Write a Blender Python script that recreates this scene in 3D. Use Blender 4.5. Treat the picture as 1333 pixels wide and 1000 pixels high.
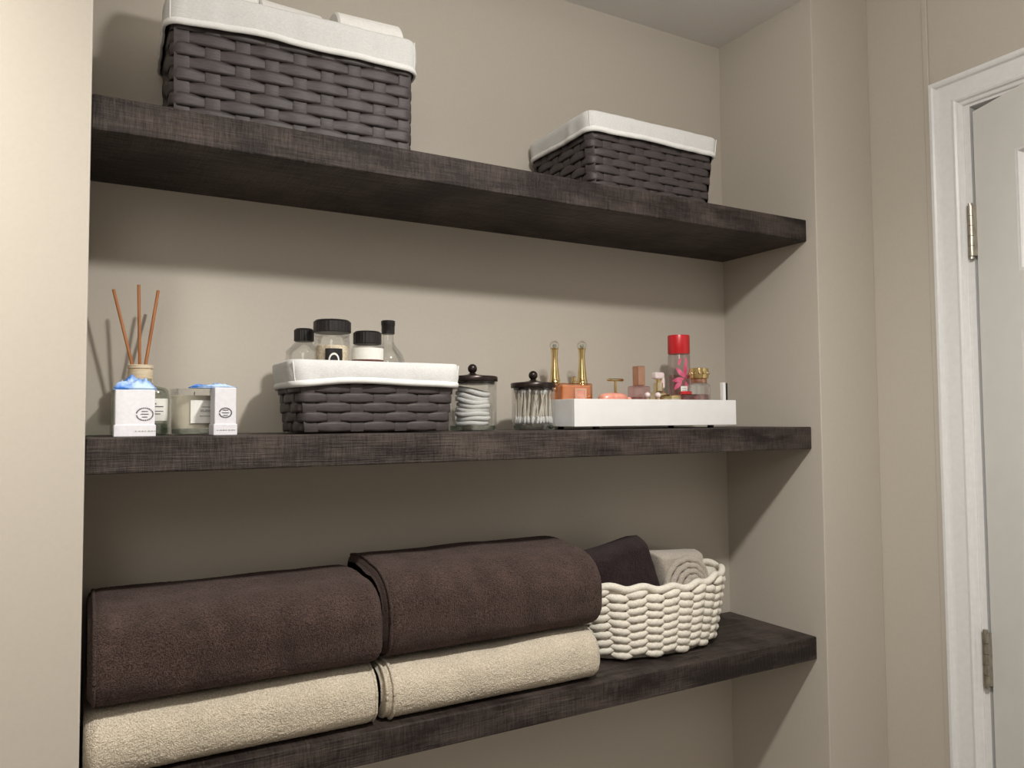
import bpy, bmesh, math, random
from mathutils import Vector, Matrix, noise
random.seed(7)
for o in list(bpy.data.objects): bpy.data.objects.remove(o)
sc = bpy.context.scene
COL = sc.collection
PI = math.pi

# ------------------------------------------------------------------ camera
ZO = 1.37                                   # height of the middle shelf above the floor
YAW, PITCH, ROLL = math.radians(29.3043), math.radians(2.6806), math.radians(-0.396)
cam = bpy.data.objects.new('camera', bpy.data.cameras.new('camera'))
COL.objects.link(cam)
fwd = Vector((math.sin(YAW)*math.cos(PITCH), math.cos(YAW)*math.cos(PITCH), math.sin(PITCH)))
rgt = Vector((math.cos(YAW), -math.sin(YAW), 0)); upv = rgt.cross(fwd)
r2 = rgt*math.cos(ROLL) + upv*math.sin(ROLL); u2 = -rgt*math.sin(ROLL) + upv*math.cos(ROLL)
cam.matrix_world = Matrix(((r2.x, u2.x, -fwd.x, -0.0032), (r2.y, u2.y, -fwd.y, -1.3931), (r2.z, u2.z, -fwd.z, 0.0258+ZO), (0, 0, 0, 1)))
cam.data.sensor_width = 36; cam.data.lens = 995.47/1333*36; cam.data.clip_start = 0.02
sc.camera = cam

# ------------------------------------------------------------------ light and exposure
world = bpy.data.worlds.new('world'); sc.world = world; world.use_nodes = True
world.node_tree.nodes['Background'].inputs[0].default_value = (0.02, 0.02, 0.02, 1)
def lamp(name, loc, watts, rad, col):
    l = bpy.data.lights.new(name, 'POINT'); l.energy = watts; l.shadow_soft_size = rad; l.color = col
    o = bpy.data.objects.new(name, l); COL.objects.link(o); o.location = loc; return o
lamp('ceiling_lamp', (0.56, -1.02, 0.83+ZO), 13.5, 0.035, (1.0, 0.97, 0.92))
lamp('added_fill', (-0.45, -2.15, 0.80+ZO), 12, 0.30, (1.0, 0.97, 0.93))  # added soft fill behind the camera, lifts the shade under the shelves
def spot(name, loc, aim, watts, rad, col, cone, blend):
    l = bpy.data.lights.new(name, 'SPOT'); l.energy = watts; l.shadow_soft_size = rad; l.color = col
    l.spot_size = math.radians(cone); l.spot_blend = blend
    o = bpy.data.objects.new(name, l); COL.objects.link(o); o.location = loc
    o.rotation_euler = (Vector(aim)-Vector(loc)).to_track_quat('-Z', 'Y').to_euler(); return o
spot('ceiling_lamp_down', (0.56, -1.02, 0.82+ZO), (0.56, -1.0, 0), 54, 0.035, (1.0, 0.97, 0.92), 165, 1.0)
spot('wall_washer', (-0.50, -1.15, 0.92+ZO), (-0.62, -0.28, 0.42+ZO), 92, 0.12, (1.0, 0.955, 0.865), 82, 1.0)
sc.view_settings.view_transform = 'Standard'; sc.view_settings.look = 'None'
sc.view_settings.gamma = 1; sc.view_settings.use_curve_mapping = False
sc.view_settings.exposure = 0.10

# ------------------------------------------------------------------ materials
def C(r, g, b):
    f = lambda v: (v/255/12.92 if v/255 <= 0.04045 else ((v/255+0.055)/1.055)**2.4)
    return (f(r), f(g), f(b), 1)
def mat(name, col, rough=0.5, metal=0.0, spec=0.5):
    m = bpy.data.materials.new(name); m.use_nodes = True
    b = m.node_tree.nodes['Principled BSDF']
    b.inputs['Base Color'].default_value = col; b.inputs['Roughness'].default_value = rough
    b.inputs['Metallic'].default_value = metal; b.inputs['Specular IOR Level'].default_value = spec
    return m
def noisy(m, c1, c2, scale=(50, 50, 50), detail=4, bump=0.0, dist=0.002, lo=0.35, hi=0.65):
    """procedural colour variation and relief in object space"""
    nt = m.node_tree; N = nt.nodes; L = nt.links; b = N['Principled BSDF']
    tc = N.new('ShaderNodeTexCoord'); mp = N.new('ShaderNodeMapping'); mp.inputs['Scale'].default_value = scale
    nz = N.new('ShaderNodeTexNoise'); nz.inputs['Scale'].default_value = 1; nz.inputs['Detail'].default_value = detail
    L.new(tc.outputs['Object'], mp.inputs['Vector']); L.new(mp.outputs[0], nz.inputs['Vector'])
    rp = N.new('ShaderNodeValToRGB'); rp.color_ramp.elements[0].position = lo; rp.color_ramp.elements[1].position = hi
    rp.color_ramp.elements[0].color = c1; rp.color_ramp.elements[1].color = c2
    L.new(nz.outputs['Fac'], rp.inputs['Fac']); L.new(rp.outputs['Color'], b.inputs['Base Color'])
    if bump:
        bp = N.new('ShaderNodeBump'); bp.inputs['Strength'].default_value = bump; bp.inputs['Distance'].default_value = dist
        L.new(nz.outputs['Fac'], bp.inputs['Height']); L.new(bp.outputs[0], b.inputs['Normal'])
    return m
def thin_glass(name, tint, gloss=0.08, rough=0.02, edge=0.35):
    m = bpy.data.materials.new(name); m.use_nodes = True
    nt = m.node_tree; N = nt.nodes; L = nt.links; N.remove(N['Principled BSDF'])
    t = N.new('ShaderNodeBsdfTransparent'); t.inputs[0].default_value = tint
    g = N.new('ShaderNodeBsdfGlossy'); g.inputs['Roughness'].default_value = rough; g.inputs[0].default_value = (0.9, 0.9, 0.9, 1)
    lw = N.new('ShaderNodeLayerWeight'); lw.inputs['Blend'].default_value = edge
    mr = N.new('ShaderNodeMapRange'); mr.inputs['To Min'].default_value = gloss*0.5; mr.inputs['To Max'].default_value = 0.45
    mx = N.new('ShaderNodeMixShader')
    L.new(lw.outputs['Fresnel'], mr.inputs['Value']); L.new(mr.outputs[0], mx.inputs[0])
    L.new(t.outputs[0], mx.inputs[1]); L.new(g.outputs[0], mx.inputs[2]); L.new(mx.outputs[0], N['Material Output'].inputs[0])
    return m

M = {}
WALL1, WALL2 = (0.500, 0.457, 0.396, 1), (0.512, 0.469, 0.406, 1)
M['wall'] = noisy(mat('greige_paint', WALL1, 0.55, 0, 0.35), WALL1, WALL2, (160, 160, 160), 3, 0.05, 0.0008)
M['ceiling'] = noisy(mat('ceiling_paint', (0.8, 0.79, 0.79, 1), 0.9, 0, 0.1), (0.74, 0.715, 0.695, 1), (0.77, 0.745, 0.725, 1), (300, 300, 300), 3, 0.25, 0.0015)
M['floor'] = noisy(mat('floor_tile', (0.3, 0.27, 0.23, 1), 0.5), (0.42, 0.39, 0.36, 1), (0.50, 0.47, 0.44, 1), (6, 6, 6), 5)
M['trim'] = noisy(mat('white_trim_paint', (0.74, 0.74, 0.74, 1), 0.35), (0.73, 0.73, 0.73, 1), (0.76, 0.76, 0.755, 1), (90, 90, 90), 2)
M['door'] = noisy(mat('door_paint', (0.69, 0.685, 0.66, 1), 0.4), (0.685, 0.68, 0.655, 1), (0.70, 0.695, 0.67, 1), (30, 30, 30), 2)
M['nickel'] = noisy(mat('brushed_nickel', (0.42, 0.39, 0.34, 1), 0.38, 1), (0.36, 0.33, 0.28, 1), (0.5, 0.47, 0.41, 1), (300, 300, 60), 3)

def wood_mat():
    m = mat('dark_sawn_wood', (0.03, 0.025, 0.025, 1), 0.5, 0, 0.25)
    nt = m.node_tree; N = nt.nodes; L = nt.links; b = N['Principled BSDF']
    tc = N.new('ShaderNodeTexCoord')
    def nz(scale, detail, rot=0.0):
        mp = N.new('ShaderNodeMapping'); mp.inputs['Scale'].default_value = scale; mp.inputs['Rotation'].default_value = (0, rot, 0)
        n = N.new('ShaderNodeTexNoise'); n.inputs['Scale'].default_value = 1; n.inputs['Detail'].default_value = detail
        n.inputs['Roughness'].default_value = 0.65
        L.new(tc.outputs['Object'], mp.inputs['Vector']); L.new(mp.outputs[0], n.inputs['Vector']); return n
    saw = nz((330, 30, 42), 3, 0.12); grain = nz((14, 90, 420), 4); big = nz((7, 7, 24), 3)
    a = N.new('ShaderNodeMath'); a.operation = 'ADD'; L.new(saw.outputs['Fac'], a.inputs[0]); L.new(grain.outputs['Fac'], a.inputs[1])
    c = N.new('ShaderNodeMath'); c.operation = 'MULTIPLY'; L.new(a.outputs[0], c.inputs[0]); L.new(big.outputs['Fac'], c.inputs[1])
    rp = N.new('ShaderNodeValToRGB'); e = rp.color_ramp.elements
    e[0].position = 0.36; e[0].color = (0.016, 0.0110, 0.0098, 1); e[1].position = 0.76; e[1].color = (0.086, 0.066, 0.058, 1)
    L.new(c.outputs[0], rp.inputs['Fac']); L.new(rp.outputs[0], b.inputs['Base Color'])
    bp = N.new('ShaderNodeBump'); bp.inputs['Strength'].default_value = 0.7; bp.inputs['Distance'].default_value = 0.0025
    L.new(a.outputs[0], bp.inputs['Height']); L.new(bp.outputs[0], b.inputs['Normal'])
    return m
M['wood'] = wood_mat()
M['weave'] = noisy(mat('dark_brown_weave', (0.06, 0.05, 0.05, 1), 0.55, 0, 0.4), (0.042, 0.034, 0.034, 1), (0.066, 0.054, 0.053, 1), (60, 60, 500), 3, 0.15, 0.0006)
M['weave_core'] = noisy(mat('dark_basket_core', (0.02, 0.017, 0.017, 1), 0.8), (0.018, 0.015, 0.015, 1), (0.026, 0.022, 0.022, 1), (90, 90, 90), 2)
M['linen'] = noisy(mat('white_cotton', (0.66, 0.66, 0.655, 1), 0.9, 0, 0.1), (0.62, 0.62, 0.615, 1), (0.70, 0.70, 0.69, 1), (260, 260, 700), 4, 0.3, 0.0008)
M['hem'] = noisy(mat('white_hem', (0.78, 0.775, 0.76, 1), 0.9, 0, 0.1), (0.75, 0.745, 0.73, 1), (0.80, 0.80, 0.785, 1), (400, 400, 400), 3, 0.2, 0.0006)
M['tp'] = noisy(mat('tissue_roll_paper', (0.80, 0.79, 0.77, 1), 0.95, 0, 0.05), (0.78, 0.77, 0.74, 1), (0.83, 0.82, 0.80, 1), (200, 200, 200), 3, 0.2, 0.0006)
M['card'] = noisy(mat('grey_brown_cardboard', (0.30, 0.23, 0.16, 1), 0.9), (0.27, 0.2, 0.14, 1), (0.34, 0.26, 0.19, 1), (200, 200, 200), 3)
def terry(name, c1, c2, sc_=520, bump=0.9, mottle=0.07):
    m = noisy(mat(name, c1, 1.0, 0, 0.05), c1, c2, (sc_, sc_, sc_), 3, bump, 0.004)
    nt = m.node_tree; N = nt.nodes; L = nt.links; b = N['Principled BSDF']
    ramp = [n for n in N if n.type == 'VALTORGB'][0]; tc = [n for n in N if n.type == 'TEX_COORD'][0]
    nz = N.new('ShaderNodeTexNoise'); nz.inputs['Scale'].default_value = 26; nz.inputs['Detail'].default_value = 4   # brushed patches of the pile
    mr = N.new('ShaderNodeMapRange'); mr.inputs['From Min'].default_value = 0.3; mr.inputs['From Max'].default_value = 0.7
    mr.inputs['To Min'].default_value = 1-mottle; mr.inputs['To Max'].default_value = 1+mottle
    mx = N.new('ShaderNodeVectorMath'); mx.operation = 'SCALE'
    L.new(tc.outputs['Object'], nz.inputs['Vector']); L.new(nz.outputs['Fac'], mr.inputs['Value'])
    L.new(ramp.outputs['Color'], mx.inputs[0]); L.new(mr.outputs[0], mx.inputs['Scale']); L.new(mx.outputs[0], b.inputs['Base Color'])
    b.inputs['Sheen Weight'].default_value = 0.35; b.inputs['Sheen Roughness'].default_value = 0.6
    b.inputs['Sheen Tint'].default_value = (min(1, c2[0]*2+.15), min(1, c2[1]*2+.15), min(1, c2[2]*2+.15), 1)
    return m
M['brown_terry'] = terry('brown_terry', (0.024, 0.0145, 0.0125, 1), (0.092, 0.060, 0.052, 1), 520, 1.0, 0.28)
M['dark_terry'] = terry('dark_plum_terry', (0.014, 0.009, 0.011, 1), (0.046, 0.028, 0.028, 1), 620, 1.0, 0.25)
M['cream_terry'] = terry('cream_terry', (0.50, 0.42, 0.31, 1), (0.80, 0.71, 0.57, 1))
M['beige_terry'] = terry('beige_terry', (0.44, 0.38, 0.31, 1), (0.64, 0.57, 0.49, 1), 480)
M['rope'] = noisy(mat('cotton_rope', (0.72, 0.68, 0.60, 1), 0.95, 0, 0.1), (0.72, 0.67, 0.575, 1), (0.84, 0.80, 0.71, 1), (300, 300, 300), 3, 0.25, 0.001)
M['black'] = noisy(mat('black_plastic', (0.012, 0.011, 0.012, 1), 0.35), (0.010, 0.009, 0.010, 1), (0.016, 0.014, 0.015, 1), (200, 200, 200), 2)
M['bronze'] = noisy(mat('dark_bronze', (0.035, 0.025, 0.023, 1), 0.3, 0.6), (0.028, 0.020, 0.018, 1), (0.048, 0.034, 0.030, 1), (120, 120, 120), 3)
M['glass'] = thin_glass('clear_glass', (0.97, 0.975, 0.97, 1))
M['glass_base'] = thin_glass('thick_glass_base', (0.72, 0.76, 0.73, 1), 0.2)
M['glass_grey'] = thin_glass('grey_green_glass', (0.80, 0.84, 0.79, 1), 0.2, 0.02, 0.5)
M['glass_pink'] = thin_glass('pink_glass', (0.92, 0.74, 0.75, 1), 0.15)
M['glass_smoke'] = thin_glass('frosted_clear_plastic', (0.86, 0.80, 0.80, 1), 0.15, 0.1)
M['amber'] = thin_glass('amber_glass', (0.94, 0.66, 0.44, 1), 0.2)
M['amber_liquid'] = noisy(mat('amber_perfume', (0.78, 0.46, 0.25, 1), 0.25), (0.72, 0.41, 0.21, 1), (0.82, 0.53, 0.32, 1), (30, 30, 30), 2)
M['gold'] = noisy(mat('polished_gold', (0.72, 0.55, 0.26, 1), 0.16, 1), (0.66, 0.50, 0.22, 1), (0.80, 0.64, 0.34, 1), (40, 40, 40), 2)
M['pale_gold'] = noisy(mat('pale_gold', (0.80, 0.70, 0.48, 1), 0.25, 1), (0.74, 0.64, 0.42, 1), (0.86, 0.77, 0.56, 1), (40, 40, 40), 2)
M['copper'] = noisy(mat('rose_copper', (0.62, 0.34, 0.24, 1), 0.3, 1), (0.56, 0.30, 0.21, 1), (0.68, 0.40, 0.29, 1), (60, 60, 20), 2)
M['red'] = noisy(mat('red_gloss_cap', (0.52, 0.016, 0.022, 1), 0.3), (0.47, 0.012, 0.018, 1), (0.58, 0.022, 0.028, 1), (90, 90, 20), 2)
M['coral'] = noisy(mat('coral_gloss', (0.72, 0.30, 0.22, 1), 0.25), (0.66, 0.25, 0.18, 1), (0.78, 0.38, 0.29, 1), (60, 60, 60), 2)
M['pink'] = noisy(mat('pink_print', (0.62, 0.10, 0.20, 1), 0.4), (0.55, 0.07, 0.16, 1), (0.70, 0.15, 0.27, 1), (90, 90, 90), 2)
M['pale_pink'] = noisy(mat('pale_pink_plastic', (0.72, 0.60, 0.60, 1), 0.3), (0.68, 0.55, 0.55, 1), (0.78, 0.67, 0.67, 1), (60, 60, 60), 2)
M['white'] = noisy(mat('white_lacquer', (0.80, 0.80, 0.795, 1), 0.3), (0.79, 0.79, 0.785, 1), (0.815, 0.815, 0.81, 1), (40, 40, 40), 2)
M['cardwhite'] = noisy(mat('white_card', (0.76, 0.75, 0.79, 1), 0.7), (0.74, 0.73, 0.77, 1), (0.79, 0.78, 0.82, 1), (200, 200, 200), 2)
M['paper'] = noisy(mat('label_paper', (0.80, 0.795, 0.75, 1), 0.8), (0.78, 0.775, 0.73, 1), (0.82, 0.815, 0.77, 1), (200, 200, 200), 2)
M['ink'] = noisy(mat('grey_ink', (0.10, 0.10, 0.11, 1), 0.8), (0.08, 0.08, 0.09, 1), (0.13, 0.13, 0.14, 1), (200, 200, 200), 2)
M['paleink'] = noisy(mat('pale_grey_ink', (0.36, 0.36, 0.36, 1), 0.8), (0.32, 0.32, 0.32, 1), (0.42, 0.42, 0.42, 1), (200, 200, 200), 2)
M['wax'] = noisy(mat('cream_wax', (0.70, 0.65, 0.52, 1), 0.5), (0.68, 0.63, 0.50, 1), (0.73, 0.68, 0.55, 1), (50, 50, 50), 2)
M['collar'] = noisy(mat('cream_wood_collar', (0.72, 0.60, 0.42, 1), 0.6), (0.66, 0.53, 0.36, 1), (0.78, 0.67, 0.50, 1), (40, 40, 300), 3)
M['reed'] = noisy(mat('brown_reed', (0.40, 0.155, 0.05, 1), 0.6), (0.32, 0.115, 0.035, 1), (0.48, 0.20, 0.075, 1), (300, 300, 20), 3)
M['tissue'] = noisy(mat('blue_marbled_tissue', (0.15, 0.35, 0.8, 1), 0.6), (0.045, 0.19, 0.62, 1), (0.52, 0.68, 0.90, 1), (48, 48, 48), 2, 0.4, 0.002, 0.40, 0.60)
M['salt'] = noisy(mat('bath_salts', (0.72, 0.62, 0.45, 1), 0.8), (0.60, 0.48, 0.32, 1), (0.82, 0.75, 0.60, 1), (220, 220, 220), 3, 0.4, 0.002)
M['greysalt'] = noisy(mat('grey_bath_salts', (0.50, 0.50, 0.46, 1), 0.8), (0.42, 0.42, 0.39, 1), (0.60, 0.60, 0.56, 1), (220, 220, 220), 3, 0.4, 0.002)
M['maroon'] = noisy(mat('maroon_print', (0.11, 0.03, 0.02, 1), 0.7), (0.09, 0.025, 0.018, 1), (0.13, 0.04, 0.03, 1), (200, 200, 200), 2)
M['cotton'] = noisy(mat('cotton_wool', (0.83, 0.83, 0.82, 1), 1.0, 0, 0.0), (0.80, 0.80, 0.79, 1), (0.86, 0.86, 0.85, 1), (300, 300, 300), 3, 0.5, 0.001)
M['stick'] = noisy(mat('paper_stick', (0.78, 0.72, 0.64, 1), 0.8), (0.75, 0.69, 0.60, 1), (0.81, 0.76, 0.68, 1), (90, 90, 90), 2)

A = math.radians
# ------------------------------------------------------------------ helpers
def obj(name, verts, faces, m, parent=None, smooth=False, loc=None):
    me = bpy.data.meshes.new(name); me.from_pydata([tuple(v) for v in verts], [], faces); me.update()
    if smooth:
        for p in me.polygons: p.use_smooth = True
    me.materials.append(M[m] if isinstance(m, str) else m)
    o = bpy.data.objects.new(name, me); COL.objects.link(o)
    if parent: o.parent = parent
    if loc: o.location = loc
    return o
def from_bm(name, bm, m, parent=None, smooth=False, loc=None):
    bmesh.ops.recalc_face_normals(bm, faces=bm.faces)
    me = bpy.data.meshes.new(name); bm.to_mesh(me); bm.free()
    if smooth:
        for p in me.polygons: p.use_smooth = True
    me.materials.append(M[m] if isinstance(m, str) else m)
    o = bpy.data.objects.new(name, me); COL.objects.link(o)
    if parent: o.parent = parent
    if loc: o.location = loc
    return o
def thing(name, label, cat, loc=(0, 0, 0), rotz=0.0, group=None):
    o = bpy.data.objects.new(name, None); COL.objects.link(o); o.empty_display_size = 0.02
    o.location = loc; o.rotation_euler = (0, 0, rotz)
    return tag(o, label, cat, group)
def tag(o, label, cat, group=None):
    o['label'] = label; o['category'] = cat
    if group: o['group'] = group
    return o
def struct(o): o['kind'] = 'structure'; return o
def add_box(bm, x0, x1, y0, y1, z0, z1, bev=0.0, seg=2):
    vs = [bm.verts.new((x, y, z)) for x in (x0, x1) for y in (y0, y1) for z in (z0, z1)]
    fs = [bm.faces.new([vs[i] for i in q]) for q in ((0, 1, 3, 2), (4, 6, 7, 5), (0, 4, 5, 1), (2, 3, 7, 6), (0, 2, 6, 4), (1, 5, 7, 3))]
    if bev:
        es = list({e for f in fs for e in f.edges})
        bmesh.ops.bevel(bm, geom=es, offset=bev, segments=seg, affect='EDGES', profile=0.5)
def box(name, x0, x1, y0, y1, z0, z1, m, parent=None, bev=0.0, seg=2, loc=None):
    bm = bmesh.new(); add_box(bm, x0, x1, y0, y1, z0, z1, bev, seg)
    return from_bm(name, bm, m, parent, False, loc)
def lathe(name, prof, m, parent=None, seg=32, loc=None, sx=1.0, sy=1.0, smooth=True, square=0.0):
    """prof = [(r, z)...]; square > 0 gives a rounded square section"""
    vs, fs = [], []
    for r, z in prof:
        for k in range(seg):
            a = 2*PI*k/seg; c, s = math.cos(a), math.sin(a)
            if square:
                n = square; q = (abs(c)**n + abs(s)**n)**(-1/n); c *= q; s *= q
            vs.append((r*c*sx, r*s*sy, z))
    n = len(prof)
    for i in range(n-1):
        for k in range(seg):
            fs.append((i*seg+k, i*seg+(k+1) % seg, (i+1)*seg+(k+1) % seg, (i+1)*seg+k))
    if prof[0][0] > 1e-5: fs.append(tuple(range(seg))[::-1])
    if prof[-1][0] > 1e-5: fs.append(tuple((n-1)*seg+k for k in range(seg)))
    o = obj(name, vs, fs, m, parent, smooth, loc)
    if smooth: sharp(o)
    return o
def sharp(o, ang=40):
    me = o.data; me.update()
    bm = bmesh.new(); bm.from_mesh(me)
    bmesh.ops.remove_doubles(bm, verts=bm.verts, dist=1e-7)
    for e in bm.edges:
        if len(e.link_faces) == 2 and e.calc_face_angle(0) > math.radians(ang): e.smooth = False
    bm.to_mesh(me); bm.free()
def tube(name, pts, rad, m, parent=None, seg=8, closed=False, loc=None, flat=1.0):
    vs, fs = [], []; n = len(pts); P = [Vector(p) for p in pts]
    up0 = Vector((0, 0, 1))
    for i in range(n):
        a = P[(i-1) % n] if (closed or i) else P[i]; b = P[(i+1) % n] if (closed or i < n-1) else P[i]
        t = (b-a).normalized()
        u = t.cross(up0)
        if u.length < 1e-3: u = t.cross(Vector((1, 0, 0)))
        u.normalize(); w = u.cross(t)
        r = rad[i] if isinstance(rad, (list, tuple)) else rad
        for k in range(seg):
            q = 2*PI*k/seg; vs.append(P[i] + u*(r*flat*math.cos(q)) + w*(r*math.sin(q)))
    for i in range(n if closed else n-1):
        j = (i+1) % n
        for k in range(seg): fs.append((i*seg+k, i*seg+(k+1) % seg, j*seg+(k+1) % seg, j*seg+k))
    if not closed: fs += [tuple(range(seg))[::-1], tuple((n-1)*seg+k for k in range(seg))]
    return obj(name, vs, fs, m, parent, True, loc)
def dup(root, loc=None, rot=None, mw=None):
    r = root.copy(); COL.objects.link(r)
    if mw is not None: r.matrix_world = mw
    if loc is not None: r.location = loc
    if rot is not None: r.rotation_euler = rot
    for ch in list(root.children):
        c = ch.copy(); COL.objects.link(c); c.parent = r
    return r
def prints(name, items, y, m, parent, loc=None):
    """flat printed marks facing -y: boxes (x0,x1,z0,z1) joined as one printed part"""
    bm = bmesh.new()
    for x0, x1, z0, z1 in items: add_box(bm, x0, x1, y-0.0003, y, z0, z1)
    return from_bm(name, bm, m, parent, False, loc)
def ring_marks(cx, cz, rx, rz, n=22, w=0.0011, skip=()):
    return [(cx+rx*math.cos(2*PI*k/n)-w, cx+rx*math.cos(2*PI*k/n)+w, cz+rz*math.sin(2*PI*k/n)-w, cz+rz*math.sin(2*PI*k/n)+w) for k in range(n) if k not in skip]

# ------------------------------------------------------------------ the room
W = 1.3859; D = 0.254; FY = -0.2798; XS = 1.579; ZC = 0.9607+ZO
Z1, Z2, Z3, T = 0.4631+ZO, 0.006+ZO, -0.4459+ZO, 0.048
YF, XL = -2.5, -1.5
struct(box('floor', XL-.1, XS+.14, YF-.1, .1, -.1, 0, 'floor'))
ZR = ZC+.115                                            # the room's ceiling is higher than the alcove's
struct(box('ceiling', XL-.1, XS+.14, YF-.1, .1, ZR, ZR+.1, 'ceiling'))
struct(box('ceiling_alcove', 0, W, FY+.02, .1, ZC, ZR, 'ceiling'))
struct(box('wall_header', 0, W, FY, FY+.02, ZC, ZR, 'wall'))
struct(box('wall_back', 0, W, 0, .1, 0, ZC, 'wall'))
struct(box('wall_left', XL, 0, FY, .1, 0, ZR, 'wall', bev=0.002))
struct(box('wall_alcove', W, XS, FY, .1, 0, ZR, 'wall', bev=0.002))
struct(box('wall_far_left', XL-.1, XL, YF, .1, 0, ZR, 'wall'))
struct(box('wall_front', XL-.1, XS+.14, YF-.1, YF, 0, ZR, 'wall'))
JY, DW = -0.508, 0.71                                   # hinge side of the door opening, door width
JE = JY-DW-.006
DT = 0.663+ZO                                           # door head
bm = bmesh.new()
add_box(bm, XS, XS+.12, JY+.018, .1, 0, ZR); add_box(bm, XS, XS+.12, YF, JE-.018, 0, ZR); add_box(bm, XS, XS+.12, JE-.018, JY+.018, DT+.020, ZR)
struct(from_bm('wall_right', bm, 'wall'))
struct(box('wall_hall', XS+.13, XS+.14, YF, .1, 0, ZR, 'wall'))
tb = box('trim_4', XS-.0045, XS, -.4255, -.4125, 0, ZR, 'wall', bev=0.002); struct(tb)
# casing around the door: moulded profile with mitred corners (w across the casing, h proud of the wall)
CP = [(0, 0), (0, .015), (.002, .0185), (.008, .0195), (.012, .0175), (.015, .0125), (.020, .0115), (.042, .0100), (.0455, .0100), (.048, .0135), (.052, .0145), (.056, .0125), (.0585, .0085), (.064, .0070), (.066, .0050), (.066, 0)]
CY, CYE, CZ = -.4305, JE-.018-.0475-.02, 0.735+ZO
def casing(name, fa, fb):
    n = len(CP); vs = [fa(w, h) for w, h in CP] + [fb(w, h) for w, h in CP]
    fs = [(i, (i+1) % n, n+(i+1) % n, n+i) for i in range(n)] + [tuple(range(n))[::-1], tuple(range(n, 2*n))]
    o = obj(name, vs, fs, 'trim'); struct(o); return o
casing('trim_1', lambda w, h: (XS-h, CY-w, 0), lambda w, h: (XS-h, CY-w, CZ-w))
casing('trim_2', lambda w, h: (XS-h, CY-w, CZ-w), lambda w, h: (XS-h, CYE+w, CZ-w))
casing('trim_3', lambda w, h: (XS-h, CYE+w, CZ-w), lambda w, h: (XS-h, CYE+w, 0))
bm = bmesh.new()
add_box(bm, XS-.002, XS+.12, JY, JY+.018, 0, DT+.02); add_box(bm, XS-.002, XS+.12, JE-.018, JE, 0, DT+.02)
add_box(bm, XS-.002, XS+.12, JE, JY, DT, DT+.02)
add_box(bm, XS+.046, XS+.058, JY-.011, JY, 0, DT); add_box(bm, XS+.046, XS+.058, JE, JE+.011, 0, DT); add_box(bm, XS+.046, XS+.058, JE, JY, DT-.011, DT)
struct(from_bm('trim_5', bm, 'trim'))
# the panelled door, hinged on its far edge and standing ajar
PX, PY = XS-.0075, JY+.002
door = bpy.data.objects.new('door_1', None); COL.objects.link(door); struct(door)
door.location = (PX, PY, 0); door.rotation_euler = (0, 0, math.radians(-23))
dt = DT-.013
x0, x1 = .0085, .0435; stile = .108
ys = [-.005, -.005-stile, -.005-stile-.195, -DW+stile+.195-.005+.005, -DW+stile, -DW]
rows = [(dt-.115-.235, dt-.115), (dt-.115-.235-.11-.60, dt-.115-.235-.11), (.22, dt-.115-.235-.11-.60-.13)]
bm = bmesh.new()
for a, b in ((ys[0], ys[1]), (ys[2], ys[3]), (ys[4], ys[5])): add_box(bm, x0, x1, b, a, .008, dt)
zr = [.008, rows[2][0], rows[2][1], rows[1][0], rows[1][1], rows[0][0], rows[0][1], dt]
for k in (0, 2, 4, 6):
    for a, b in ((ys[1], ys[2]), (ys[3], ys[4])): add_box(bm, x0, x1, b, a, zr[k], zr[k+1])
from_bm('slab', bm, 'door', door)
for za, zb in rows:
    for ya, yb in ((ys[1], ys[2]), (ys[3], ys[4])):
        vs, fs = [], []
        loops = [(0, 0), (.006, .0), (.012, .011), (.018, .012), (.034, .004)]
        for side, sg in ((x0, 1), (x1, -1)):
            for ins, dep in loops:
                for yy, zz in ((ya-ins, za+ins), (yb+ins, za+ins), (yb+ins, zb-ins), (ya-ins, zb-ins)): vs.append((side+sg*(dep+.0005), yy, zz))
        n = len(loops)
        for s in (0, n*4):
            for i in range(n-1):
                for k in range(4): fs.append((s+i*4+k, s+i*4+(k+1) % 4, s+(i+1)*4+(k+1) % 4, s+(i+1)*4+k))
            fs.append(tuple(s+(n-1)*4+k for k in range(4)))
        obj('panel', vs, fs, 'trim', door)
for zc in (0.404+ZO, -0.4555+ZO, -1.22+ZO+.12):
    h = 0.052
    bm = bmesh.new()
    for k in range(5):                                   # five knuckles
        za, zb = zc-h+k*2*h/5+.0004, zc-h+(k+1)*2*h/5-.0004
        r = bmesh.ops.create_cone(bm, cap_ends=True, segments=16, radius1=.0072, radius2=.0072, depth=zb-za)
        bmesh.ops.translate(bm, vec=(0, 0, (za+zb)/2), verts=r['verts'])
    for s in (-1, 1):                                    # pin tips
        r = bmesh.ops.create_cone(bm, cap_ends=True, segments=12, radius1=.0052, radius2=.0045, depth=.006)
        bmesh.ops.translate(bm, vec=(0, 0, zc+s*(h+.0025)), verts=r['verts'])
    hg = from_bm('hinge', bm, 'nickel', door)
    box('hinge_leaf', .0005, .034, -.0065, -.0046, zc-h, zc+h, 'nickel', hg)
    lf = box('hinge_leaf', -.001, .020, -.0019, .0001, zc-h, zc+h, 'nickel', hg); lf.rotation_euler = (0, 0, math.radians(23))

# ------------------------------------------------------------------ shelves
def shelf(label, z):
    bm = bmesh.new(); add_box(bm, 0.0005, W-.0005, -D, -.0005, z-T, z, .0022, 2)
    o = from_bm('floating_shelf', bm, 'wood'); tag(o, label, 'shelf', 'dark sawn-wood shelves in the alcove')
    return o
shelf('top dark wood shelf in the alcove, holding two lined woven baskets', Z1)
shelf('middle dark wood shelf in the alcove, holding the perfume tray and glass jars', Z2)
shelf('lowest dark wood shelf in the alcove, holding the folded bath towels', Z3)

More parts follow.
